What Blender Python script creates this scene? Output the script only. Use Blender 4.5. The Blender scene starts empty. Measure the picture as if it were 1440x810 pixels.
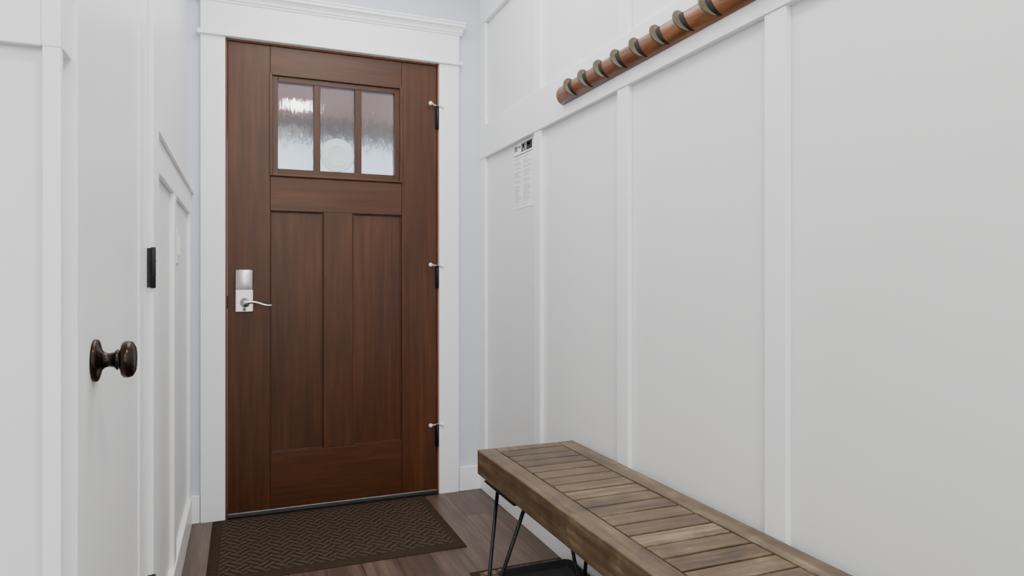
import bpy, bmesh, math, random
from mathutils import Vector, Matrix
random.seed(4)
S = bpy.context.scene
COL = S.collection

# ------------------------------------------------------------------ materials
def new_mat(name):
    m = bpy.data.materials.new(name); m.use_nodes = True
    nt = m.node_tree; b = nt.nodes['Principled BSDF']
    return m, nt, b
def N(nt, t, **kw):
    n = nt.nodes.new(t)
    for k, v in kw.items():
        if k in n.inputs: n.inputs[k].default_value = v
        else: setattr(n, k, v)
    return n
def ramp(nt, fac, stops):
    r = nt.nodes.new('ShaderNodeValToRGB')
    e = r.color_ramp.elements
    while len(e) < len(stops): e.new(0.5)
    for i, (p, c) in enumerate(stops):
        e[i].position = p; e[i].color = (c[0], c[1], c[2], 1)
    nt.links.new(fac, r.inputs[0]); return r
def bump(nt, b, h, strength=0.2, dist=0.002):
    bp = N(nt, 'ShaderNodeBump'); bp.inputs['Strength'].default_value = strength
    bp.inputs['Distance'].default_value = dist
    nt.links.new(h, bp.inputs['Height']); nt.links.new(bp.outputs[0], b.inputs['Normal']); return bp
def coords(nt, scale=(1, 1, 1)):
    tc = N(nt, 'ShaderNodeTexCoord'); mp = N(nt, 'ShaderNodeMapping')
    mp.inputs['Scale'].default_value = scale
    nt.links.new(tc.outputs['Object'], mp.inputs[0]); return mp.outputs[0]
def paint(name, col, rough=0.45, var=0.015):
    m, nt, b = new_mat(name)
    v = coords(nt)
    n = N(nt, 'ShaderNodeTexNoise'); n.inputs['Scale'].default_value = 2.5
    nt.links.new(v, n.inputs['Vector'])
    r = ramp(nt, n.outputs[0], [(0.3, [c * (1 - var) for c in col]), (0.7, [min(1, c * (1 + var)) for c in col])])
    nt.links.new(r.outputs[0], b.inputs['Base Color'])
    b.inputs['Roughness'].default_value = rough
    return m
def wood(name, stops, scale, rough=0.4, bstr=0.15, big=(1.5, 1.5, 1.5), mixf=0.4, spec=0.3):
    m, nt, b = new_mat(name)
    v = coords(nt, scale)
    n = N(nt, 'ShaderNodeTexNoise'); n.inputs['Scale'].default_value = 1; n.inputs['Detail'].default_value = 8
    n.inputs['Roughness'].default_value = 0.7
    nt.links.new(v, n.inputs['Vector'])
    v2 = coords(nt, big)
    n2 = N(nt, 'ShaderNodeTexNoise'); n2.inputs['Scale'].default_value = 1; n2.inputs['Detail'].default_value = 3
    nt.links.new(v2, n2.inputs['Vector'])
    mx = N(nt, 'ShaderNodeMix'); mx.data_type = 'FLOAT'; mx.inputs[0].default_value = mixf
    nt.links.new(n.outputs[0], mx.inputs[2]); nt.links.new(n2.outputs[0], mx.inputs[3])
    r = ramp(nt, mx.outputs[0], stops)
    nt.links.new(r.outputs[0], b.inputs['Base Color'])
    b.inputs['Roughness'].default_value = rough
    b.inputs['Specular IOR Level'].default_value = spec
    bump(nt, b, n.outputs[0], bstr, 0.001)
    return m
def plain(name, col, rough=0.4, metal=0.0, var=0.06):
    m, nt, b = new_mat(name)
    v = coords(nt)
    n = N(nt, 'ShaderNodeTexNoise'); n.inputs['Scale'].default_value = 60
    nt.links.new(v, n.inputs['Vector'])
    r = ramp(nt, n.outputs[0], [(0.3, [c * (1 - var) for c in col]), (0.7, [min(1, c * (1 + var)) for c in col])])
    nt.links.new(r.outputs[0], b.inputs['Base Color'])
    b.inputs['Roughness'].default_value = rough; b.inputs['Metallic'].default_value = metal
    return m

WHITE = paint('white_panel_paint', (0.80, 0.803, 0.802), 0.42)
TRIM = paint('white_trim_paint', (0.87, 0.875, 0.88), 0.35)
BLUEG = paint('pale_blue_grey_paint', (0.60, 0.62, 0.68), 0.55)
CEIL = paint('ceiling_paint', (0.85, 0.85, 0.84), 0.8)
dst = [(0.30, (0.026, 0.0078, 0.0024)), (0.5, (0.060, 0.0190, 0.0057)), (0.70, (0.105, 0.036, 0.0115))]
DOORV = wood('mahogany_grain_upright', dst, (48, 48, 2.2), 0.36, 0.15, (4, 4, 1.0), 0.35)
DOORH = wood('mahogany_grain_level', dst, (2.2, 48, 48), 0.36, 0.15, (1.0, 4, 4), 0.35)
JAMB = wood('red_brown_jamb', [(0.3, (0.10, 0.035, 0.014)), (0.7, (0.17, 0.06, 0.022))], (30, 30, 2), 0.4)
NICKEL = plain('satin_nickel', (0.62, 0.60, 0.57), 0.28, 1.0)
SWEEP = plain('dull_grey_metal', (0.30, 0.29, 0.28), 0.5, 0.6)
NICKELD = plain('grey_keyway', (0.12, 0.12, 0.12), 0.4, 0.6)
BLACK = plain('black_metal', (0.012, 0.012, 0.013), 0.38, 0.5)
BRONZE = plain('oil_rubbed_bronze', (0.022, 0.013, 0.010), 0.22, 0.8, 0.3)
RUBBER = plain('black_rubber', (0.008, 0.008, 0.008), 0.7)
PLASTIC = plain('white_plastic', (0.85, 0.85, 0.83), 0.35)
SLOT_SHADE = plain('slot_shade_black', (0.004, 0.003, 0.002), 0.9)  # near-black colour stands in for the shade inside the rack slots
COGNAC = wood('cognac_wood', [(0.32, (0.055, 0.016, 0.004)), (0.5, (0.14, 0.046, 0.012)), (0.68, (0.29, 0.110, 0.034))], (70, 8, 70), 0.35, spec=0.4)
OLIVE = wood('dark_olive_wood', [(0.32, (0.030, 0.020, 0.009)), (0.68, (0.105, 0.075, 0.040))], (60, 40, 60), 0.45, spec=0.3)
PAPER = plain('paper_white', (0.92, 0.92, 0.92), 0.7, 0, 0.02)
INK = plain('grey_ink', (0.22, 0.22, 0.23), 0.7)
INKD = plain('dark_ink', (0.015, 0.016, 0.02), 0.6)
PHOTOC = plain('photo_print', (0.18, 0.19, 0.21), 0.6, 0, 0.8)

def floor_mat():
    m, nt, b = new_mat('dark_walnut_planks')
    tc = N(nt, 'ShaderNodeTexCoord'); sp = N(nt, 'ShaderNodeSeparateXYZ'); cb = N(nt, 'ShaderNodeCombineXYZ')
    nt.links.new(tc.outputs['Object'], sp.inputs[0])
    nt.links.new(sp.outputs[1], cb.inputs[0]); nt.links.new(sp.outputs[0], cb.inputs[1])
    br = N(nt, 'ShaderNodeTexBrick')
    br.inputs['Color1'].default_value = (0.0, 0, 0, 1); br.inputs['Color2'].default_value = (1, 1, 1, 1)
    br.inputs['Mortar'].default_value = (0.5, 0.5, 0.5, 1)
    br.inputs['Scale'].default_value = 1; br.inputs['Mortar Size'].default_value = 0.0012
    br.inputs['Brick Width'].default_value = 1.22; br.inputs['Row Height'].default_value = 0.125
    nt.links.new(cb.outputs[0], br.inputs['Vector'])
    v = coords(nt, (30, 2.4, 1)); n = N(nt, 'ShaderNodeTexNoise'); n.inputs['Scale'].default_value = 1
    n.inputs['Detail'].default_value = 8; n.inputs['Roughness'].default_value = 0.65
    ad = N(nt, 'ShaderNodeVectorMath'); ad.operation = 'ADD'
    sc = N(nt, 'ShaderNodeVectorMath'); sc.operation = 'SCALE'; sc.inputs['Scale'].default_value = 7
    nt.links.new(br.outputs[0], sc.inputs[0]); nt.links.new(v, ad.inputs[0]); nt.links.new(sc.outputs[0], ad.inputs[1])
    nt.links.new(ad.outputs[0], n.inputs['Vector'])
    mx = N(nt, 'ShaderNodeMix'); mx.data_type = 'FLOAT'; mx.inputs[0].default_value = 0.18
    nt.links.new(n.outputs[0], mx.inputs[2]); nt.links.new(br.outputs[0], mx.inputs[3])
    r = ramp(nt, mx.outputs[0], [(0.25, (0.034, 0.020, 0.014)), (0.5, (0.083, 0.052, 0.038)), (0.75, (0.17, 0.112, 0.084))])
    m2 = N(nt, 'ShaderNodeMix'); m2.data_type = 'RGBA'
    nt.links.new(br.outputs['Fac'], m2.inputs[0]); nt.links.new(r.outputs[0], m2.inputs[6])
    m2.inputs[7].default_value = (0.015, 0.009, 0.007, 1)
    nt.links.new(m2.outputs[2], b.inputs['Base Color'])
    b.inputs['Roughness'].default_value = 0.42; b.inputs['Specular IOR Level'].default_value = 0.35
    bump(nt, b, n.outputs[0], 0.1, 0.001)
    return m
FLOOR = floor_mat()

def bench_mat(name, along):
    m, nt, b = new_mat(name)
    tc = N(nt, 'ShaderNodeTexCoord')
    sc = (55, 2.4, 55) if along == 'Y' else (4.0, 60, 60)
    mp = N(nt, 'ShaderNodeMapping'); mp.inputs['Scale'].default_value = sc
    nt.links.new(tc.outputs['Object'], mp.inputs[0])
    sp = N(nt, 'ShaderNodeSeparateXYZ'); nt.links.new(tc.outputs['Object'], sp.inputs[0])
    dv = N(nt, 'ShaderNodeMath', operation='DIVIDE'); dv.inputs[1].default_value = 0.065 if along == 'X' else 3.0
    nt.links.new(sp.outputs[1], dv.inputs[0])
    fl = N(nt, 'ShaderNodeMath', operation='FLOOR'); nt.links.new(dv.outputs[0], fl.inputs[0])
    wn = N(nt, 'ShaderNodeTexWhiteNoise'); wn.noise_dimensions = '1D'; nt.links.new(fl.outputs[0], wn.inputs['W'])
    ad = N(nt, 'ShaderNodeVectorMath'); ad.operation = 'ADD'
    s2 = N(nt, 'ShaderNodeVectorMath'); s2.operation = 'SCALE'; s2.inputs['Scale'].default_value = 9
    nt.links.new(wn.outputs['Color'], s2.inputs[0]); nt.links.new(mp.outputs[0], ad.inputs[0]); nt.links.new(s2.outputs[0], ad.inputs[1])
    n = N(nt, 'ShaderNodeTexNoise'); n.inputs['Scale'].default_value = 1; n.inputs['Detail'].default_value = 8
    n.inputs['Roughness'].default_value = 0.7; nt.links.new(ad.outputs[0], n.inputs['Vector'])
    n3 = N(nt, 'ShaderNodeTexNoise'); n3.inputs['Scale'].default_value = 13; n3.inputs['Detail'].default_value = 6
    n3.inputs['Roughness'].default_value = 0.65
    nt.links.new(tc.outputs['Object'], n3.inputs['Vector'])
    mx = N(nt, 'ShaderNodeMix'); mx.data_type = 'FLOAT'; mx.inputs[0].default_value = 0.42
    nt.links.new(n.outputs[0], mx.inputs[2]); nt.links.new(n3.outputs[0], mx.inputs[3])
    m3 = N(nt, 'ShaderNodeMix'); m3.data_type = 'FLOAT'; m3.inputs[0].default_value = 0.12 if along == 'X' else 0.0
    nt.links.new(mx.outputs[0], m3.inputs[2]); nt.links.new(wn.outputs['Value'], m3.inputs[3])
    r = ramp(nt, m3.outputs[0], [(0.34, (0.024, 0.014, 0.007)), (0.45, (0.075, 0.046, 0.023)),
                                 (0.55, (0.122, 0.080, 0.042)), (0.67, (0.28, 0.205, 0.125))])
    nt.links.new(r.outputs[0], b.inputs['Base Color']); b.inputs['Roughness'].default_value = 0.40
    b.inputs['Specular IOR Level'].default_value = 0.4
    bump(nt, b, n.outputs[0], 0.3, 0.001)
    return m
BENCHY = bench_mat('weathered_oak_boards', 'Y'); BENCHX = bench_mat('weathered_oak_slats', 'X')

def mat_weave():
    m, nt, b = new_mat('brown_woven_pile')
    tc = N(nt, 'ShaderNodeTexCoord'); mp = N(nt, 'ShaderNodeMapping')
    mp.inputs['Rotation'].default_value = (0, 0, math.radians(45)); nt.links.new(tc.outputs['Object'], mp.inputs[0])
    ck = N(nt, 'ShaderNodeTexChecker'); ck.inputs['Scale'].default_value = 19
    nt.links.new(mp.outputs[0], ck.inputs['Vector'])
    w1 = N(nt, 'ShaderNodeTexWave'); w1.bands_direction = 'X'; w1.inputs['Scale'].default_value = 12; nt.links.new(mp.outputs[0], w1.inputs['Vector'])
    w2 = N(nt, 'ShaderNodeTexWave'); w2.bands_direction = 'Y'; w2.inputs['Scale'].default_value = 12; nt.links.new(mp.outputs[0], w2.inputs['Vector'])
    mx = N(nt, 'ShaderNodeMix'); mx.data_type = 'FLOAT'; nt.links.new(ck.outputs['Fac'], mx.inputs[0])
    nt.links.new(w1.outputs['Fac'], mx.inputs[2]); nt.links.new(w2.outputs['Fac'], mx.inputs[3])
    n = N(nt, 'ShaderNodeTexNoise'); n.inputs['Scale'].default_value = 200; nt.links.new(tc.outputs['Object'], n.inputs['Vector'])
    m2 = N(nt, 'ShaderNodeMix'); m2.data_type = 'FLOAT'; m2.inputs[0].default_value = 0.55
    nt.links.new(mx.outputs[0], m2.inputs[2]); nt.links.new(n.outputs[0], m2.inputs[3])
    r = ramp(nt, m2.outputs[0], [(0.2, (0.018, 0.0115, 0.007)), (0.55, (0.047, 0.032, 0.021)), (0.85, (0.095, 0.068, 0.046))])
    nt.links.new(r.outputs[0], b.inputs['Base Color']); b.inputs['Roughness'].default_value = 0.95
    b.inputs['Specular IOR Level'].default_value = 0.1
    bump(nt, b, m2.outputs[0], 0.6, 0.006)
    return m
WEAVE = mat_weave()
def mat_pile():
    m, nt, b = new_mat('brown_mat_border')
    v = coords(nt); n = N(nt, 'ShaderNodeTexNoise'); n.inputs['Scale'].default_value = 300; nt.links.new(v, n.inputs['Vector'])
    r = ramp(nt, n.outputs[0], [(0.3, (0.018, 0.012, 0.007)), (0.7, (0.055, 0.037, 0.023))])
    nt.links.new(r.outputs[0], b.inputs['Base Color']); b.inputs['Roughness'].default_value = 0.95
    b.inputs['Specular IOR Level'].default_value = 0.1
    bump(nt, b, n.outputs[0], 0.5, 0.003); return m
PILE = mat_pile()
def mat_scroll():
    m, nt, b = new_mat('brown_patterned_carpet')
    v = coords(nt); vo = N(nt, 'ShaderNodeTexVoronoi'); vo.feature = 'DISTANCE_TO_EDGE'; vo.inputs['Scale'].default_value = 26
    nt.links.new(v, vo.inputs['Vector'])
    n = N(nt, 'ShaderNodeTexNoise'); n.inputs['Scale'].default_value = 250; nt.links.new(v, n.inputs['Vector'])
    mu = N(nt, 'ShaderNodeMath', operation='MULTIPLY'); mu.inputs[1].default_value = 3.0; nt.links.new(vo.outputs['Distance'], mu.inputs[0])
    m2 = N(nt, 'ShaderNodeMix'); m2.data_type = 'FLOAT'; m2.inputs[0].default_value = 0.3
    nt.links.new(mu.outputs[0], m2.inputs[2]); nt.links.new(n.outputs[0], m2.inputs[3])
    r = ramp(nt, m2.outputs[0], [(0.15, (0.03, 0.018, 0.012)), (0.5, (0.15, 0.095, 0.065)), (0.8, (0.22, 0.15, 0.11))])
    nt.links.new(r.outputs[0], b.inputs['Base Color']); b.inputs['Roughness'].default_value = 0.95
    bump(nt, b, m2.outputs[0], 0.5, 0.004); return m
SCROLL = mat_scroll()
def glass_mat(name, rough, bs):
    m, nt, b = new_mat(name)
    v = coords(nt, (75, 75, 14)); n = N(nt, 'ShaderNodeTexNoise'); n.inputs['Scale'].default_value = 1
    n.inputs['Detail'].default_value = 3; nt.links.new(v, n.inputs['Vector'])
    b.inputs['Base Color'].default_value = (0.96, 0.97, 1, 1)
    b.inputs['Transmission Weight'].default_value = 1; b.inputs['Roughness'].default_value = rough; b.inputs['IOR'].default_value = 1.5
    bump(nt, b, n.outputs[0], bs, 0.004); return m
GLASS = glass_mat('rain_glass', 0.18, 0.6); GLASSF = glass_mat('rain_glass_front', 0.03, 0.09)
def emis(name, col, s):
    m, nt, b = new_mat(name); b.inputs['Emission Color'].default_value = (*col, 1); b.inputs['Emission Strength'].default_value = s
    b.inputs['Base Color'].default_value = (0.9, 0.9, 0.88, 1); return m

# ------------------------------------------------------------------ mesh helpers
def add_box(bm, x0, x1, y0, y1, z0, z1, mi=0):
    vs = [bm.verts.new(p) for p in ((x0, y0, z0), (x1, y0, z0), (x1, y1, z0), (x0, y1, z0), (x0, y0, z1), (x1, y0, z1), (x1, y1, z1), (x0, y1, z1))]
    fs = []
    for f in ((0, 3, 2, 1), (4, 5, 6, 7), (0, 1, 5, 4), (1, 2, 6, 5), (2, 3, 7, 6), (3, 0, 4, 7)):
        fc = bm.faces.new([vs[i] for i in f]); fc.material_index = mi; fs.append(fc)
    return fs
def add_lathe(bm, prof, origin, axis, seg=32, mi=0):
    a = Vector(axis).normalized(); u = a.orthogonal().normalized(); w = a.cross(u); o = Vector(origin)
    rings = []
    for d, r in prof:
        if r < 1e-6: rings.append([bm.verts.new(o + a * d)])
        else: rings.append([bm.verts.new(o + a * d + (u * math.cos(2 * math.pi * i / seg) + w * math.sin(2 * math.pi * i / seg)) * r) for i in range(seg)])
    for r0, r1 in zip(rings, rings[1:]):
        for i in range(seg):
            j = (i + 1) % seg
            if len(r0) == 1 and len(r1) == 1: continue
            if len(r0) == 1: f = bm.faces.new((r0[0], r1[i], r1[j]))
            elif len(r1) == 1: f = bm.faces.new((r0[i], r1[0], r0[j]))
            else: f = bm.faces.new((r0[i], r1[i], r1[j], r0[j]))
            f.material_index = mi; f.smooth = True
    for r, fl in ((rings[0], 1), (rings[-1], 0)):
        if len(r) > 1:
            f = bm.faces.new(r if fl else list(reversed(r))); f.material_index = mi
def add_sweep(bm, pts, sec, mi=0, up=(0, 0, 1), closed_ends=True, scales=None):
    rings = []; n = len(pts); pts = [Vector(p) for p in pts]
    for i, p in enumerate(pts):
        t = (pts[min(i + 1, n - 1)] - pts[max(i - 1, 0)]).normalized()
        upv = Vector(up[i]) if isinstance(up, list) else Vector(up)
        s = t.cross(upv)
        if s.length < 1e-4: s = t.orthogonal()
        s.normalize(); q = s.cross(t).normalized()
        k = scales[i] if scales else 1
        rings.append([bm.verts.new(p + s * a * k + q * b * k) for a, b in sec])
    m = len(sec)
    for r0, r1 in zip(rings, rings[1:]):
        for i in range(m):
            j = (i + 1) % m
            f = bm.faces.new((r0[i], r0[j], r1[j], r1[i])); f.material_index = mi; f.smooth = True
    if closed_ends:
        bm.faces.new(list(reversed(rings[0]))).material_index = mi; bm.faces.new(rings[-1]).material_index = mi
def circ(r, n=12, sy=1.0): return [(r * math.cos(2 * math.pi * i / n), r * sy * math.sin(2 * math.pi * i / n)) for i in range(n)]

def mk(name, bm, mats, origin=(0, 0, 0), parent=None, bevel=0.0, label=None, category=None, kind=None, group=None, seg=2):
    bmesh.ops.recalc_face_normals(bm, faces=bm.faces)
    me = bpy.data.meshes.new(name)
    o = Vector(origin)
    for v in bm.verts: v.co -= o
    bm.to_mesh(me); bm.free()
    for m in (mats if isinstance(mats, (list, tuple)) else [mats]): me.materials.append(m)
    ob = bpy.data.objects.new(name, me); COL.objects.link(ob)
    ob.location = o
    if parent:
        ob.parent = parent; ob.location = o - Vector(parent.location)
    if bevel:
        md = ob.modifiers.new('bevel', 'BEVEL'); md.width = bevel; md.segments = seg; md.limit_method = 'ANGLE'; md.angle_limit = math.radians(40)
    if label: ob['label'] = label
    if category: ob['category'] = category
    if kind: ob['kind'] = kind
    if group: ob['group'] = group
    return ob
def empty(name, loc, label, category, group=None):
    e = bpy.data.objects.new(name, None); e.location = loc; COL.objects.link(e); e.empty_display_size = 0.05
    e['label'] = label; e['category'] = category
    if group: e['group'] = group
    return e
def structure(name, boxes, mat, label, category, bevel=0.0):
    bm = bmesh.new()
    for b in boxes: add_box(bm, *b)
    xs = [b[0] for b in boxes] + [b[1] for b in boxes]; ys = [b[2] for b in boxes] + [b[3] for b in boxes]; zs = [b[4] for b in boxes]
    return mk(name, bm, mat, ((min(xs) + max(xs)) / 2, (min(ys) + max(ys)) / 2, min(zs)), bevel=bevel, label=label, category=category, kind='structure')

# ------------------------------------------------------------------ room shell
DY = 3.118      # back wall face
XR = 1.108      # panelled wall face
XL = -0.212     # narrow-side wall face
CZ = 2.62
structure('floor', [(-2.2, 1.25, -2.6, 3.26, -0.1, 0.0)], FLOOR, 'dark walnut plank floor of the entry hall', 'floor')
structure('ceiling', [(-2.2, 1.25, -2.6, 3.26, CZ, CZ + 0.1)], CEIL, 'plain white ceiling above the hall', 'ceiling')
structure('wall_right', [(XR, 1.25, -2.6, 3.26, 0, CZ)], WHITE, 'white painted wall with board and batten panelling', 'wall')
structure('wall_back', [(-0.34, -0.082, DY, 3.26, 0, CZ), (0.893, XR, DY, 3.26, 0, CZ), (-0.082, 0.893, DY, 3.26, 2.077, CZ)],
          BLUEG, 'pale blue-grey wall around the entry door', 'wall')
structure('wall_left', [(-0.34, XL, 0.942, 1.045, 0, CZ), (-0.34, XL, 1.722, DY, 0, CZ), (-0.34, XL, 1.045, 1.722, 2.07, CZ)],
          WHITE, 'white painted wall holding a narrow closet door', 'wall')
structure('wall_return', [(-2.2, -0.34, 0.942, 1.06, 0, CZ)], WHITE, 'white wall turning the corner beside the closet', 'wall')
structure('wall_side', [(-2.3, -2.2, -2.6, 1.06, 0, CZ)], WHITE, 'white wall of the wider room', 'wall')
structure('wall_rear', [(-2.3, 1.25, -2.7, -2.6, 0, CZ)], WHITE, 'white wall behind the hall', 'wall')
structure('wall_closet', [(-0.9, -0.36, 1.06, 1.07, 0, CZ)], WHITE, 'inner closet wall', 'wall')

tn = [0]
def trim(boxes, label, mat=TRIM, bevel=0.0015, category='trim'):
    tn[0] += 1
    return structure('trim_%d' % tn[0], boxes, mat, label, category, bevel)
RF = 1.0880; BF = 1.0915
trim([(RF, XR, -2.6, DY, 1.618, 1.776)], 'wide white horizontal rail board on panelled wall')
trim([(RF, XR, -2.6, DY, 2.275, 2.40)], 'upper white horizontal rail board near ceiling')
ys = [3.118 - 0.033, 2.437, 1.79, 1.152, 0.515, -0.12, -0.76, -1.4, -2.04]
for yc in ys:
    a, b = yc - 0.032, min(yc + 0.032, DY)
    trim([(BF, XR, a, b, 0.115, 1.618)], 'white vertical batten strip below the rail')
    trim([(BF, XR, a, b, 1.776, 2.275)], 'white vertical batten strip above the rail')
structure('baseboard_right', [(1.088, XR, -2.6, DY, 0, 0.115)], TRIM, 'white baseboard along the panelled wall', 'baseboard', 0.002)
structure('baseboard_back', [(0.979, 1.088, 3.101, DY, 0, 0.115)], TRIM, 'short white baseboard beside door casing', 'baseboard', 0.002)
structure('baseboard_corner', [(-0.195, -0.165, 3.101, DY, 0, 0.115)], TRIM, 'tiny white baseboard piece between casing and corner', 'baseboard', 0.002)
structure('baseboard_left', [(XL, -0.194, 1.83, DY, 0, 0.115)], TRIM, 'white baseboard along the wall with light switch', 'baseboard', 0.002)

# entry door casing + header
trim([(-0.162, -0.066, 3.098, DY, 0, 2.062)], 'flat white door casing board', category='door casing')
trim([(0.877, 0.975, 3.098, DY, 0, 2.062)], 'flat white door casing board', category='door casing')
bm = bmesh.new()
def header(bm):
    x0, x1 = -0.162, 0.975
    add_box(bm, x0 - 0.012, x1 + 0.012, 3.084, DY, 2.062, 2.078)
    add_box(bm, x0, x1, 3.095, DY, 2.078, 2.205)
    prof = [(0.0, 2.205), (0.027, 2.205), (0.028, 2.212), (0.033, 2.216), (0.036, 2.226), (0.044, 2.236), (0.052, 2.240), (0.052, 2.252), (0.056, 2.254), (0.056, 2.262), (0.0, 2.262)]
    ra = [bm.verts.new((x0 - p * 0.45, DY - p, z)) for p, z in prof]
    rb = [bm.verts.new((x1 + p * 0.45, DY - p, z)) for p, z in prof]
    n = len(prof)
    for i in range(n):
        j = (i + 1) % n; bm.faces.new((ra[i], ra[j], rb[j], rb[i]))
    bm.faces.new(ra); bm.faces.new(list(reversed(rb)))
header(bm); tn[0] += 1
mk('trim_%d' % tn[0], bm, TRIM, (0.4, 3.1, 2.062), bevel=0.001, label='white craftsman door header with fillet and crown cap', category='door header', kind='structure')
trim([(-0.082, -0.059, DY - 0.004, 3.26, 0, 2.056), (0.870, 0.893, DY - 0.004, 3.26, 0, 2.056), (-0.059, 0.870, DY - 0.004, 3.26, 2.054, 2.077)],
     'red-brown wooden door jamb frame', JAMB, category='door jamb', bevel=0.0)
trim([(-0.0585, 0.8695, 3.09, 3.26, 0.0, 0.012)], 'dark metal door threshold', BLACK, category='threshold')

# left wall wainscot
LF = -0.198
trim([(XL, LF, 1.83, DY, 1.300, 1.388), (XL, LF + 0.010, 1.83, DY, 1.388, 1.398)], 'white chair rail with thin cap')
trim([(XL, LF, 0.942, 0.985, 1.297, 1.388), (XL, LF + 0.010, 0.942, 0.985, 1.388, 1.398)], 'white chair rail with thin cap beside closet casing')
trim([(XL, LF, 1.83, 1.90, 0.115, 1.300)], 'white vertical batten beside closet casing')
trim([(XL, LF, 2.36, 2.43, 0.115, 1.300)], 'white vertical batten below chair rail')
trim([(XL, LF, DY - 0.065, DY, 0.115, 1.300)], 'white vertical corner batten')
trim([(-2.2, -0.218, 0.930, 0.942, 1.295, 1.388), (-2.2, LF, 0.922, 0.942, 1.388, 1.398), (-0.218, LF, 0.930, 0.942, 1.295, 1.388)], 'white chair rail on the short return wall')
trim([(-0.217, LF, 0.930, 0.942, 0.0, 1.295)], 'narrow white corner board')
structure('baseboard_return', [(-2.2, -0.218, 0.926, 0.942, 0, 0.115)], TRIM, 'white baseboard on the return wall', 'baseboard')
trim([(XL, -0.192, 0.985, 1.045, 0, 2.07)], 'narrow white closet door casing', category='door casing')
trim([(XL, -0.187, 1.722, 1.83, 0, 2.07)], 'white closet door casing with hinge leaf', category='door casing')
trim([(XL, -0.187, 0.985, 1.83, 2.07, 2.19)], 'white head casing over closet door', category='door casing')

# closet door
bm = bmesh.new()
y0, y1 = 1.048, 1.719
def slabx(bm, a, b, z0, z1, x1=-0.2, x0=-0.235): add_box(bm, x0, x1, a, b, z0, z1)
slabx(bm, y0, y0 + 0.115, 0.008, 2.066); slabx(bm, y1 - 0.115, y1, 0.008, 2.066)
for z0, z1 in ((0.008, 0.22), (1.95, 2.066)): slabx(bm, y0 + 0.115, y1 - 0.115, z0, z1)
slabx(bm, y0 + 0.115, y1 - 0.115, 0.22, 1.95, -0.2035, -0.229)
cd = mk('door_2', bm, TRIM, (-0.2175, (y0 + y1) / 2, 0.008), bevel=0.001, label='white single-panel closet door with dark bronze knob', category='door', kind='structure')
bm = bmesh.new()
K = (-0.2, 1.131, 0.904)
add_lathe(bm, [(0, 0.031), (0.003, 0.0315), (0.006, 0.030), (0.008, 0.025), (0.010, 0.016), (0.014, 0.0115), (0.020, 0.010), (0.026, 0.0115), (0.029, 0.015),
               (0.031, 0.0155), (0.033, 0.013), (0.034, 0.016), (0.036, 0.0245), (0.039, 0.0270), (0.044, 0.0275), (0.050, 0.0255), (0.054, 0.018), (0.0555, 0.0)], K, (1, 0, 0), 40)
mk('doorknob', bm, BRONZE, K, parent=cd, label='oil-rubbed bronze round knob with rosette')
for zc in (1.05, 0.305, 1.84):
    bm = bmesh.new()
    add_box(bm, -0.1995, -0.1875, 1.7185, 1.7215, zc - 0.045, zc + 0.045)
    add_lathe(bm, [(-0.047, 0.0), (-0.047, 0.004), (-0.045, 0.0055), (0.045, 0.0055), (0.047, 0.004), (0.047, 0.0)], (-0.187, 1.716, zc), (0, 0, 1), 16)
    for k in (-0.015, 0.015): add_box(bm, -0.193, -0.181, 1.7102, 1.7215, zc + k - 0.0008, zc + k + 0.0008)
    mk('hinge', bm, BLACK, (-0.19, 1.716, zc - 0.045), parent=cd, bevel=0.0005, label='black door hinge')

# ------------------------------------------------------------------ entry door
DF = DY; DB = 3.163
bm = bmesh.new()
X0, X1, Z0, Z1 = -0.057, 0.868, 0.018, 2.052
SL, SR = 0.115, 0.699
add_box(bm, X0, SL, DF, DB, Z0, Z1, 0); add_box(bm, SR, X1, DF, DB, Z0, Z1, 0)
e = 0.0006
add_box(bm, SL + e, SR - e, DF + .0004, DB, 1.930, Z1, 1)
add_box(bm, SL + e, SR - e, DF + .0004, DB, 1.329, 1.478, 1)
add_box(bm, SL + e, SR - e, DF + .0004, DB, Z0, 0.265, 1)
add_box(bm, 0.342, 0.471, DF + .0004, DB, 0.265 + e, 1.329 - e, 0)
for a, b in ((SL, 0.342), (0.471, SR)):
    add_box(bm, a, b, DF + 0.015, DB - 0.013, 0.265, 1.329, 0)
    w = 0.005
    add_box(bm, a, a + w, DF + 0.007, DF + 0.016, 0.265, 1.329, 0); add_box(bm, b - w, b, DF + 0.007, DF + 0.016, 0.265, 1.329, 0)
    add_box(bm, a + w, b - w, DF + 0.007, DF + 0.016, 0.265, 0.270, 1); add_box(bm, a + w, b - w, DF + 0.007, DF + 0.016, 1.324, 1.329, 1)
add_box(bm, SL, 0.148, DF + 0.004, DB, 1.478, 1.930, 0); add_box(bm, 0.665, SR, DF + 0.004, DB, 1.478, 1.930, 0)
add_box(bm, 0.148, 0.665, DF + 0.004, DB, 1.900, 1.930, 1); add_box(bm, 0.148, 0.665, DF + 0.004, DB, 1.478, 1.517, 1)
for a, b in ((0.299, 0.329), (0.481, 0.513)): add_box(bm, a, b, DF + 0.004, DB, 1.517, 1.900, 0)
add_box(bm, SL - 0.003, SL + 0.010, DF - 0.007, DF + 0.004, 1.482, 1.934, 0); add_box(bm, SR - 0.010, SR + 0.003, DF - 0.007, DF + 0.004, 1.482, 1.934, 0)
add_box(bm, SL + 0.010, SR - 0.010, DF - 0.007, DF + 0.004, 1.924, 1.934, 1); add_box(bm, SL + 0.010, SR - 0.010, DF - 0.007, DF + 0.004, 1.482, 1.492, 1)
ed = mk('door_1', bm, [DOORV, DOORH], ((X0 + X1) / 2, DF, Z0), bevel=0.0018, label='mahogany craftsman entry door with three-lite window', category='door', kind='structure')
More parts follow.
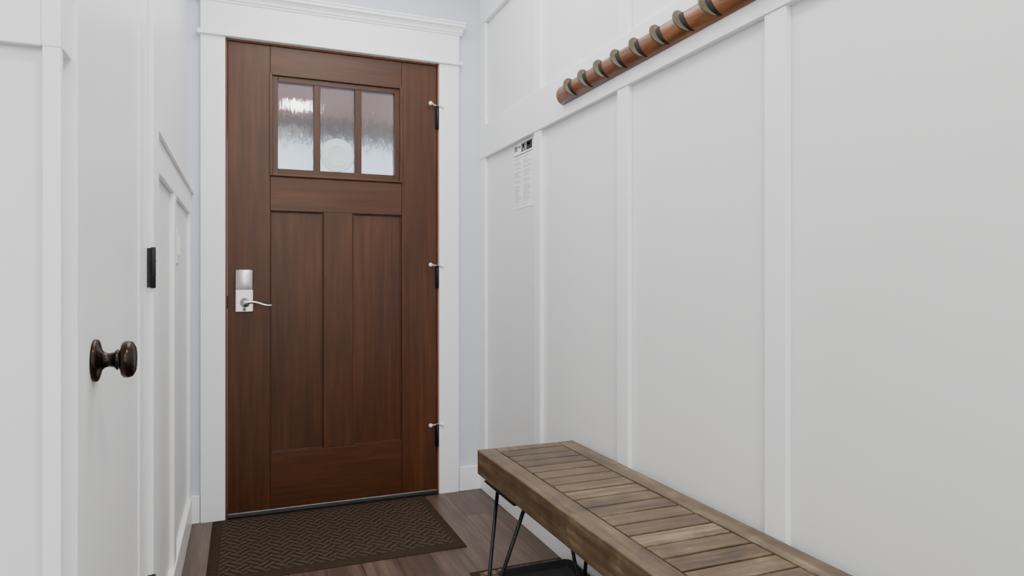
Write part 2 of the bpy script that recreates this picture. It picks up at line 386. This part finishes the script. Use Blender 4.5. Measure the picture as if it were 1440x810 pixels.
for a, b in ((0.148, 0.299), (0.329, 0.481), (0.513, 0.665)):
    bm = bmesh.new(); fs = add_box(bm, a - 0.002, b + 0.002, DF + 0.018, DF + 0.024, 1.515, 1.902)
    fs[2].material_index = 1
    mk('window_glass', bm, [GLASS, GLASSF], ((a + b) / 2, DF + 0.02, 1.517), parent=ed, label='rain-textured glass pane')
bm = bmesh.new()
add_box(bm, -0.027, 0.046, DF - 0.012, DF, 0.884, 1.068)
lk = mk('lock_plate', bm, NICKEL, (0.0095, DF, 0.884), parent=ed, bevel=0.005, label='satin nickel lever escutcheon plate', seg=3)
bm = bmesh.new()
prof = [(-0.0265, 0), (-0.0255, 0.018), (-0.020, 0.025), (-0.008, 0.0285), (0.0095, 0.030), (0.027, 0.0285), (0.039, 0.025), (0.0445, 0.018), (0.0455, 0)]
ra = [bm.verts.new((x, DF - 0.010 - p, 0.982)) for x, p in prof]; rb = [bm.verts.new((x, DF - 0.010 - p * 0.92, 1.067)) for x, p in prof]
for i in range(len(prof) - 1):
    f = bm.faces.new((ra[i], ra[i + 1], rb[i + 1], rb[i])); f.smooth = True
bm.faces.new((ra[-1], ra[0], rb[0], rb[-1])); bm.faces.new(ra); bm.faces.new(rb)
mk('lock_cover', bm, NICKEL, (0.0095, DF - 0.01, 0.982), parent=ed, bevel=0.002, label='curved nickel battery cover of keypad lock')
bm = bmesh.new()
hc = (0.012, DF - 0.012, 0.926)
add_lathe(bm, [(0, 0.021), (0.004, 0.021), (0.007, 0.017), (0.010, 0.012), (0.040, 0.0105), (0.046, 0.009), (0.048, 0)], hc, (0, -1, 0), 28)
pts = []
for i in range(13):
    u = i / 12; pts.append((0.012 + 0.108 * u, DF - 0.052 + 0.006 * math.sin(u * 3), 0.926 + 0.008 * math.sin(u * math.pi * 1.0) * (1 - u) - 0.017 * math.sin(u * math.pi * 0.5) ** 3 + 0.006 * u ** 4))
add_sweep(bm, pts, circ(0.0085, 12, 0.8), 0, scales=[1.15 - 0.65 * (i / 12) for i in range(13)])
mk('lever_handle', bm, NICKEL, hc, parent=ed, label='curved satin nickel lever')
bm = bmesh.new()
add_lathe(bm, [(0, 0.007), (0.0015, 0.007), (0.002, 0.0055), (0.002, 0)], (0.0095, DF - 0.012, 0.897), (0, -1, 0), 20)
add_box(bm, 0.0085, 0.0105, DF - 0.0146, DF - 0.0138, 0.892, 0.902)
mk('thumb_turn', bm, NICKELD, (0.0095, DF - 0.012, 0.897), parent=ed, label='small dark privacy button')
bm = bmesh.new(); add_box(bm, -0.0595, -0.055, DF - 0.006, DF + 0.02, 0.90, 0.955)
mk('latch_bolt', bm, BLACK, (-0.057, DF, 0.90), parent=ed, bevel=0.001, label='dark latch plate on door edge')
bm = bmesh.new(); add_box(bm, X0, X1, DF - 0.003, DF, 0.0135, 0.018)
mk('door_sweep', bm, SWEEP, (0.4, DF, 0.0135), parent=ed, bevel=0.001, label='thin metal door sweep')
for zc in (1.80, 1.036, 0.276):
    bm = bmesh.new()
    add_lathe(bm, [(-0.052, 0), (-0.052, 0.004), (-0.050, 0.007), (0.050, 0.007), (0.053, 0.005), (0.054, 0)], (0.870, DF - 0.009, zc), (0, 0, 1), 16)
    add_box(bm, 0.8595, 0.8685, DF - 0.002, DF, zc - 0.05, zc + 0.05)
    for k in (-0.03, -0.01, 0.01, 0.03): add_lathe(bm, [(-0.0006, 0.0074), (0.0006, 0.0074)], (0.870, DF - 0.009, zc + k), (0, 0, 1), 16)
    mk('hinge', bm, BLACK, (0.870, DF, zc - 0.05), parent=ed, label='black door hinge')
    bm = bmesh.new(); zt = zc + 0.058
    add_lathe(bm, [(-0.003, 0.006), (0.003, 0.006)], (0.870, DF - 0.009, zt), (0, 0, 1), 16)
    add_sweep(bm, [(0.870, DF - 0.010, zt), (0.850, DF - 0.026, zt), (0.832, DF - 0.040, zt + 0.002)], circ(0.0045, 10))
    add_lathe(bm, [(0, 0.005), (0.002, 0.0085), (0.010, 0.0085), (0.011, 0.005)], (0.832, DF - 0.040, zt + 0.002), (-0.028, -0.020, 0.002), 14, 1)
    add_sweep(bm, [(0.870, DF - 0.010, zt), (0.886, DF - 0.026, zt - 0.003)], circ(0.0045, 10))
    add_lathe(bm, [(0, 0.005), (0.002, 0.009), (0.010, 0.009), (0.011, 0.005)], (0.886, DF - 0.026, zt - 0.003), (0.01, 0.01, 0), 14, 1)
    mk('door_stop', bm, [NICKEL, PLASTIC], (0.870, DF - 0.01, zt), parent=ed, label='nickel hinge-pin stop with white bumpers')
DISC, nt, b = new_mat('frosted_disc')
b.inputs['Roughness'].default_value = 0.5; b.inputs['Transmission Weight'].default_value = 0.25
v = coords(nt); nn = N(nt, 'ShaderNodeTexNoise'); nn.inputs['Scale'].default_value = 80; nt.links.new(v, nn.inputs['Vector'])
rr = ramp(nt, nn.outputs[0], [(0.3, (0.80, 0.89, 0.90)), (0.7, (0.88, 0.96, 0.97))]); nt.links.new(rr.outputs[0], b.inputs['Base Color'])
bm = bmesh.new()
add_lathe(bm, [(0, 0), (0, 0.076), (0.002, 0.0765), (0.0028, 0.073), (0.0018, 0.069), (0.0018, 0.047), (0.0022, 0.046), (0.0018, 0.045), (0.0018, 0)], (0.405, DF + 0.0175, 1.594), (0, -1, 0), 48)
mk('window_decal', bm, DISC, (0.405, DF + 0.0175, 1.594), label='pale round frosted decal stuck on door glass', category='decal')

# ------------------------------------------------------------------ exterior
PORCH = paint('porch_red_brown', (0.42, 0.19, 0.16), 0.7, 0.15)
BEAM = paint('porch_beam_brown', (0.10, 0.052, 0.042), 0.7, 0.15)
GRAV = paint('pale_concrete', (0.62, 0.62, 0.60), 0.9, 0.1)
structure('ground', [(-12, 14, 3.27, 25, -0.15, -0.05)], GRAV, 'pale concrete outside the door', 'ground')
structure('ceiling_porch', [(-2.5, 4.5, 3.27, 6.2, 2.42, 2.5)], PORCH, 'reddish brown porch ceiling outside', 'ceiling')
structure('beam_porch', [(-2.5, 4.5, 6.0, 6.2, 2.25, 2.42)], BEAM, 'dark brown porch beam outside', 'beam')

# ------------------------------------------------------------------ doormat
def slab_mat(name, x0, x1, y0, y1, z0, z1, border, mats, **kw):
    bm = bmesh.new(); r = 0.006
    def ring(ins, z): return [bm.verts.new(p) for p in ((x0 + ins, y0 + ins, z), (x1 - ins, y0 + ins, z), (x1 - ins, y1 - ins, z), (x0 + ins, y1 - ins, z))]
    R = [ring(0, z0), ring(0, z0 + 0.003), ring(0.012, z1 - 0.002), ring(border, z1 - 0.002), ring(border + 0.004, z1)]
    for k, (a, b) in enumerate(zip(R, R[1:])):
        for i in range(4):
            j = (i + 1) % 4; bm.faces.new((a[i], a[j], b[j], b[i])).material_index = 1
    bm.faces.new(R[-1]).material_index = 0; bm.faces.new(list(reversed(R[0]))).material_index = 1
    return mk(name, bm, mats, ((x0 + x1) / 2, (y0 + y1) / 2, z0), **kw)
slab_mat('doormat', -0.115, 0.800, 2.44, 3.083, 0.0, 0.011, 0.035, [WEAVE, PILE], label='dark brown doormat with embossed basket weave before door', category='doormat')
slab_mat('floor_mat', 0.735, 1.083, 1.35, 2.215, 0.0, 0.009, 0.02, [SCROLL, PILE], label='brown patterned mat under the bench', category='mat')

# boot tray
bm = bmesh.new()
tx0, tx1, ty0, ty1, tz = 0.80, 1.078, 1.42, 2.125, 0.009
def trg(ins, z):
    pts = []; r = 0.03
    for cx, cy, a0 in ((tx1 - r, ty1 - r, 0), (tx0 + r, ty1 - r, 90), (tx0 + r, ty0 + r, 180), (tx1 - r, ty0 + r, 270)):
        for k in range(5):
            a = math.radians(a0 + k * 22.5); pts.append(bm.verts.new((cx + (r - ins) * math.cos(a), cy + (r - ins) * math.sin(a), z)))
    return pts
R = [trg(0.006, tz), trg(0.0, tz + 0.026), trg(0.001, tz + 0.028), trg(0.006, tz + 0.028), trg(0.012, tz + 0.005)]
for a, b2 in zip(R, R[1:]):
    for i in range(20):
        j = (i + 1) % 20; bm.faces.new((a[i], a[j], b2[j], b2[i]))
bm.faces.new(R[-1]); bm.faces.new(list(reversed(R[0])))
mk('boot_tray', bm, RUBBER, ((tx0 + tx1) / 2, (ty0 + ty1) / 2, tz), label='black rubber boot tray lying on mat under bench', category='tray')

# ------------------------------------------------------------------ bench
bx0, bx1, by0, by1, bz = 0.724, 1.078, 0.78, 2.100, 0.460
be = empty('bench', ((bx0 + bx1) / 2, (by0 + by1) / 2, 0), 'weathered brown slatted wooden bench with black hairpin legs', 'bench')
bm = bmesh.new(); fw = 0.060; T = 0.080
add_box(bm, bx0, bx0 + fw, by0, by1, bz - T, bz); add_box(bm, bx1 - fw, bx1, by0, by1, bz - T, bz)
add_box(bm, bx0 + fw + .0008, bx1 - fw - .0008, by1 - fw + 0.01, by1 - .0005, bz - T, bz); add_box(bm, bx0 + fw + .0008, bx1 - fw - .0008, by0 + .0005, by0 + fw - 0.01, bz - T, bz)
mk('frame', bm, BENCHY, ((bx0 + bx1) / 2, (by0 + by1) / 2, bz - T), parent=be, bevel=0.003)
bm = bmesh.new(); y = by1 - fw + 0.004; oy = y
while y - 0.065 > by0 + fw - 0.012:
    add_box(bm, bx0 + fw + 0.004, bx1 - fw - 0.004, y - 0.0590, y, bz - 0.020, bz - 0.001); y -= 0.065
add_box(bm, bx0 + 0.11, bx0 + 0.14, by0 + fw - 0.01, by1 - fw + 0.01, bz - 0.04, bz - 0.0202)
add_box(bm, bx1 - 0.14, bx1 - 0.11, by0 + fw - 0.01, by1 - fw + 0.01, bz - 0.04, bz - 0.0202)
mk('seat', bm, BENCHX, ((bx0 + bx1) / 2, oy + 0.002, bz - 0.02), parent=be, bevel=0.002, label='crosswise weathered slats')
def hairpin(xt, xf, yc, dy):
    bm = bmesh.new(); zt = bz - T - 0.002
    add_box(bm, xt - 0.045 if xt < .9 else xt - 0.025, xt + 0.025 if xt < .9 else xt + 0.045, yc - 0.125, yc + 0.125, zt - 0.002, zt + 0.002)
    pts = [(xt, yc + 0.113, zt)]
    foot = Vector((xf, yc - 0.01, 0.009)); a = Vector(pts[0]); c = Vector((xt, yc - 0.113, zt))
    d1 = (a - foot).normalized(); d2 = (c - foot).normalized()
    P = [a]
    s, e2 = foot + d1 * 0.045, foot + d2 * 0.045
    for k in range(9):
        u = k / 8; P.append(s.lerp(foot, u).lerp(foot.lerp(e2, u), u))
    P.append(c)
    mz = min(p.z for p in P) - 0.0065
    for p in P[1:-1]: p.z -= mz
    add_sweep(bm, P, circ(0.006, 12), up=(1, 0, 0))
    return mk('leg', bm, BLACK, (xf, yc, 0), parent=be, label='black steel hairpin leg')
hairpin(0.765, 0.672, 1.895, 1); hairpin(0.985, 1.012, 1.91, 1)
hairpin(0.765, 0.672, 0.99, 1); hairpin(0.985, 1.012, 0.99, 1)

# ------------------------------------------------------------------ coat rack
cx, cz = RF, 1.695
ry0, ry1 = 0.93, 2.190
cr = empty('coat_rack', (RF, (ry0 + ry1) / 2, cz), 'cognac wood wall rack with row of curved olive hooks', 'coat rack')
A, B = 0.031, 0.035
bm = bmesh.new()
def arc(th, k=0.0): return (cx - (A + k) * math.cos(th), cz + (B + k) * math.sin(th))
prof = [(cx, cz - B)] + [arc(math.radians(a)) for a in range(-80, 81, 10)] + [(cx, cz + B)]
ra = [bm.verts.new((x, ry0, z)) for x, z in prof]; rb = [bm.verts.new((x, ry1, z)) for x, z in prof]
for i in range(len(prof) - 1):
    f = bm.faces.new((ra[i], ra[i + 1], rb[i + 1], rb[i])); f.smooth = True
bm.faces.new((ra[-1], ra[0], rb[0], rb[-1])); bm.faces.new(ra); bm.faces.new(list(reversed(rb)))
mk('rail', bm, COGNAC, (cx, (ry0 + ry1) / 2, cz), parent=cr, bevel=0.001, label='rounded cognac brown wooden bar')
def slot(bm, yc, n=16):  # raised strip on the bar, its colour paints the slot's shade
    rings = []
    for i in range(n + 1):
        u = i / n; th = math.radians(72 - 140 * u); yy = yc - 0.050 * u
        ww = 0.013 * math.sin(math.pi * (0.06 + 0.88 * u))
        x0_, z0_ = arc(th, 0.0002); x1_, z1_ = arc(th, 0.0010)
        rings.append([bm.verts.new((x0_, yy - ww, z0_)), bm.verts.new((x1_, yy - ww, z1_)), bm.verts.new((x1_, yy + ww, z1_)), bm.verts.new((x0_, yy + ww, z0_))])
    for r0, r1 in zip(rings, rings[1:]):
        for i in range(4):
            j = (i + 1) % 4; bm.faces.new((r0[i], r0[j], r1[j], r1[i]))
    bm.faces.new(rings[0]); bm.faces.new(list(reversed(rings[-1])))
def blade(bm, yc, n=20):
    rings = []
    for i in range(n + 1):
        u = i / n; th = math.radians(100 - 152 * u); yy = yc + 0.012 - 0.062 * u
        h = 0.0020 + 0.0125 * math.sin(math.pi * min(1, 0.10 + u * 0.87)) ** 0.8
        lean = 0.009 * math.sin(math.pi * u)
        xi, zi = arc(th, 0.0012); xo, zo = arc(th, h)
        t = 0.0028
        rings.append([bm.verts.new((xi, yy - t, zi)), bm.verts.new((xi, yy + t, zi)), bm.verts.new((xo, yy + t + lean, zo)), bm.verts.new((xo, yy - t + lean, zo))])
    for r0, r1 in zip(rings, rings[1:]):
        for i in range(4):
            j = (i + 1) % 4; bm.faces.new((r0[i], r0[j], r1[j], r1[i]))
    bm.faces.new(rings[0]); bm.faces.new(list(reversed(rings[-1])))
y = 2.120
while y > ry0 + 0.06:
    bm = bmesh.new(); slot(bm, y - 0.012)
    mk('slot', bm, SLOT_SHADE, (cx, y, cz), parent=cr, label='slanted strip painted dark as slot shade behind the hook')
    bm = bmesh.new(); blade(bm, y)
    mk('hook', bm, OLIVE, (cx, y, cz), parent=cr, bevel=0.0006, label='curved dark olive wooden hook')
    y -= 0.107

# ------------------------------------------------------------------ paper notice
bm = bmesh.new()
py0, py1, pz0, pz1 = 2.512, 2.722, 1.331, 1.612
add_box(bm, XR - 0.0012, XR, py0, py1, pz0, pz1, 0)
xa, xb = XR - 0.00165, XR - 0.00125
def mark(u0, u1, v0, v1, mi):
    add_box(bm, xa, xb, py1 - (py1 - py0) * u1, py1 - (py1 - py0) * u0, pz1 - (pz1 - pz0) * v1, pz1 - (pz1 - pz0) * v0, mi)
mark(0.42, 0.66, 0.02, 0.15, 3); mark(0.68, 0.97, 0.02, 0.15, 2); mark(0.06, 0.22, 0.03, 0.11, 1)
mark(0.50, 0.58, 0.04, 0.10, 2); mark(0.25, 0.39, 0.05, 0.07, 2); mark(0.74, 0.88, 0.05, 0.09, 3)
mark(0.05, 0.97, 0.175, 0.188, 2)
v = 0.22
while v < 0.93:
    if random.random() < 0.2: v += 0.022
    for c0, c1 in ((0.06, 0.48), (0.53, 0.95)):
        u = c0; end = c1 - random.random() * 0.22
        while u < end:
            w = 0.02 + random.random() * 0.05; mark(u, min(u + w, end), v, v + 0.006, 1); u += w + 0.016
    v += 0.021
mk('paper_notice', bm, [PAPER, INK, INKD, PHOTOC], (XR - 0.001, (py0 + py1) / 2, pz0), label='white printed notice sheet with small photos taped on wall', category='paper notice')

# light switch
ls = empty('light_switch', (XL, 2.60, 1.08), 'white rocker light switch on the wall by the door', 'light switch')
bm = bmesh.new(); add_box(bm, XL, XL + 0.006, 2.545, 2.66, 1.08, 1.20)
mk('switch_plate', bm, PLASTIC, (XL, 2.60, 1.08), parent=ls, bevel=0.002)
for yy in (2.58, 2.626):
    bm = bmesh.new(); add_box(bm, XL + 0.0062, XL + 0.011, yy - 0.016, yy + 0.016, 1.107, 1.173)
    mk('rocker', bm, PLASTIC, (XL + 0.006, yy, 1.107), parent=ls, bevel=0.001)

# ------------------------------------------------------------------ ceiling lamp (real fixture) + added fill lights
cl = empty('ceiling_lamp', (0.46, 0.07, CZ), 'round white flush ceiling lamp above the hall', 'ceiling lamp')
bm = bmesh.new(); add_lathe(bm, [(0, 0.0), (0, 0.12), (0.02, 0.125), (0.03, 0.12), (0.03, 0)], (0.46, 0.07, CZ), (0, 0, -1), 40)
mk('base', bm, NICKEL, (0.46, 0.07, CZ), parent=cl)
bm = bmesh.new(); add_lathe(bm, [(0, 0.0), (0.0, 0.11), (0.02, 0.105), (0.04, 0.08), (0.055, 0.04), (0.058, 0)], (0.46, 0.07, CZ - 0.0305), (0, 0, -1), 40)
mk('lamp_shade', bm, emis('lamp_glow', (1, 0.97, 0.93), 150), (0.46, 0.07, CZ - 0.03), parent=cl)

def area(name, loc, rot, sx, sy, power, col=(1, 1, 1)):
    l = bpy.data.lights.new(name, 'AREA'); l.shape = 'RECTANGLE'; l.size = sx; l.size_y = sy; l.energy = power; l.color = col
    o = bpy.data.objects.new(name, l); o.location = loc; o.rotation_euler = [math.radians(a) for a in rot]; COL.objects.link(o); return o
area('ceiling_fill', (0.42, 1.9, 2.58), (0, 0, 0), 0.9, 1.6, 29, (0.99, 0.995, 1.0))  # unseen area fill added below the ceiling, not a fixture
area('room_fill', (-0.6, -1.2, 2.5), (25, 0, 0), 2.4, 1.8, 58, (0.985, 0.993, 1.0))  # added overhead fill behind the camera, no lamp hangs there
area('rear_fill', (-0.2, -2.3, 1.4), (90, 0, 0), 2.6, 2.0, 36, (0.95, 0.975, 1.0))  # added soft fill facing the door, no real source behind

w = bpy.data.worlds.new('world'); S.world = w; w.use_nodes = True
nt = w.node_tree; bg = nt.nodes['Background']
bg.inputs[0].default_value = (0.70, 0.84, 1.0, 1); bg.inputs[1].default_value = 1.7

# ------------------------------------------------------------------ camera
cam = bpy.data.cameras.new('camera'); co = bpy.data.objects.new('camera', cam); COL.objects.link(co)
cam.sensor_width = 36; cam.lens = 23.5; cam.shift_y = -10 / 1440; cam.clip_start = 0.02
co.location = (0, 0, 1.02); co.rotation_euler = (math.radians(90), 0, math.radians(-22))
S.camera = co
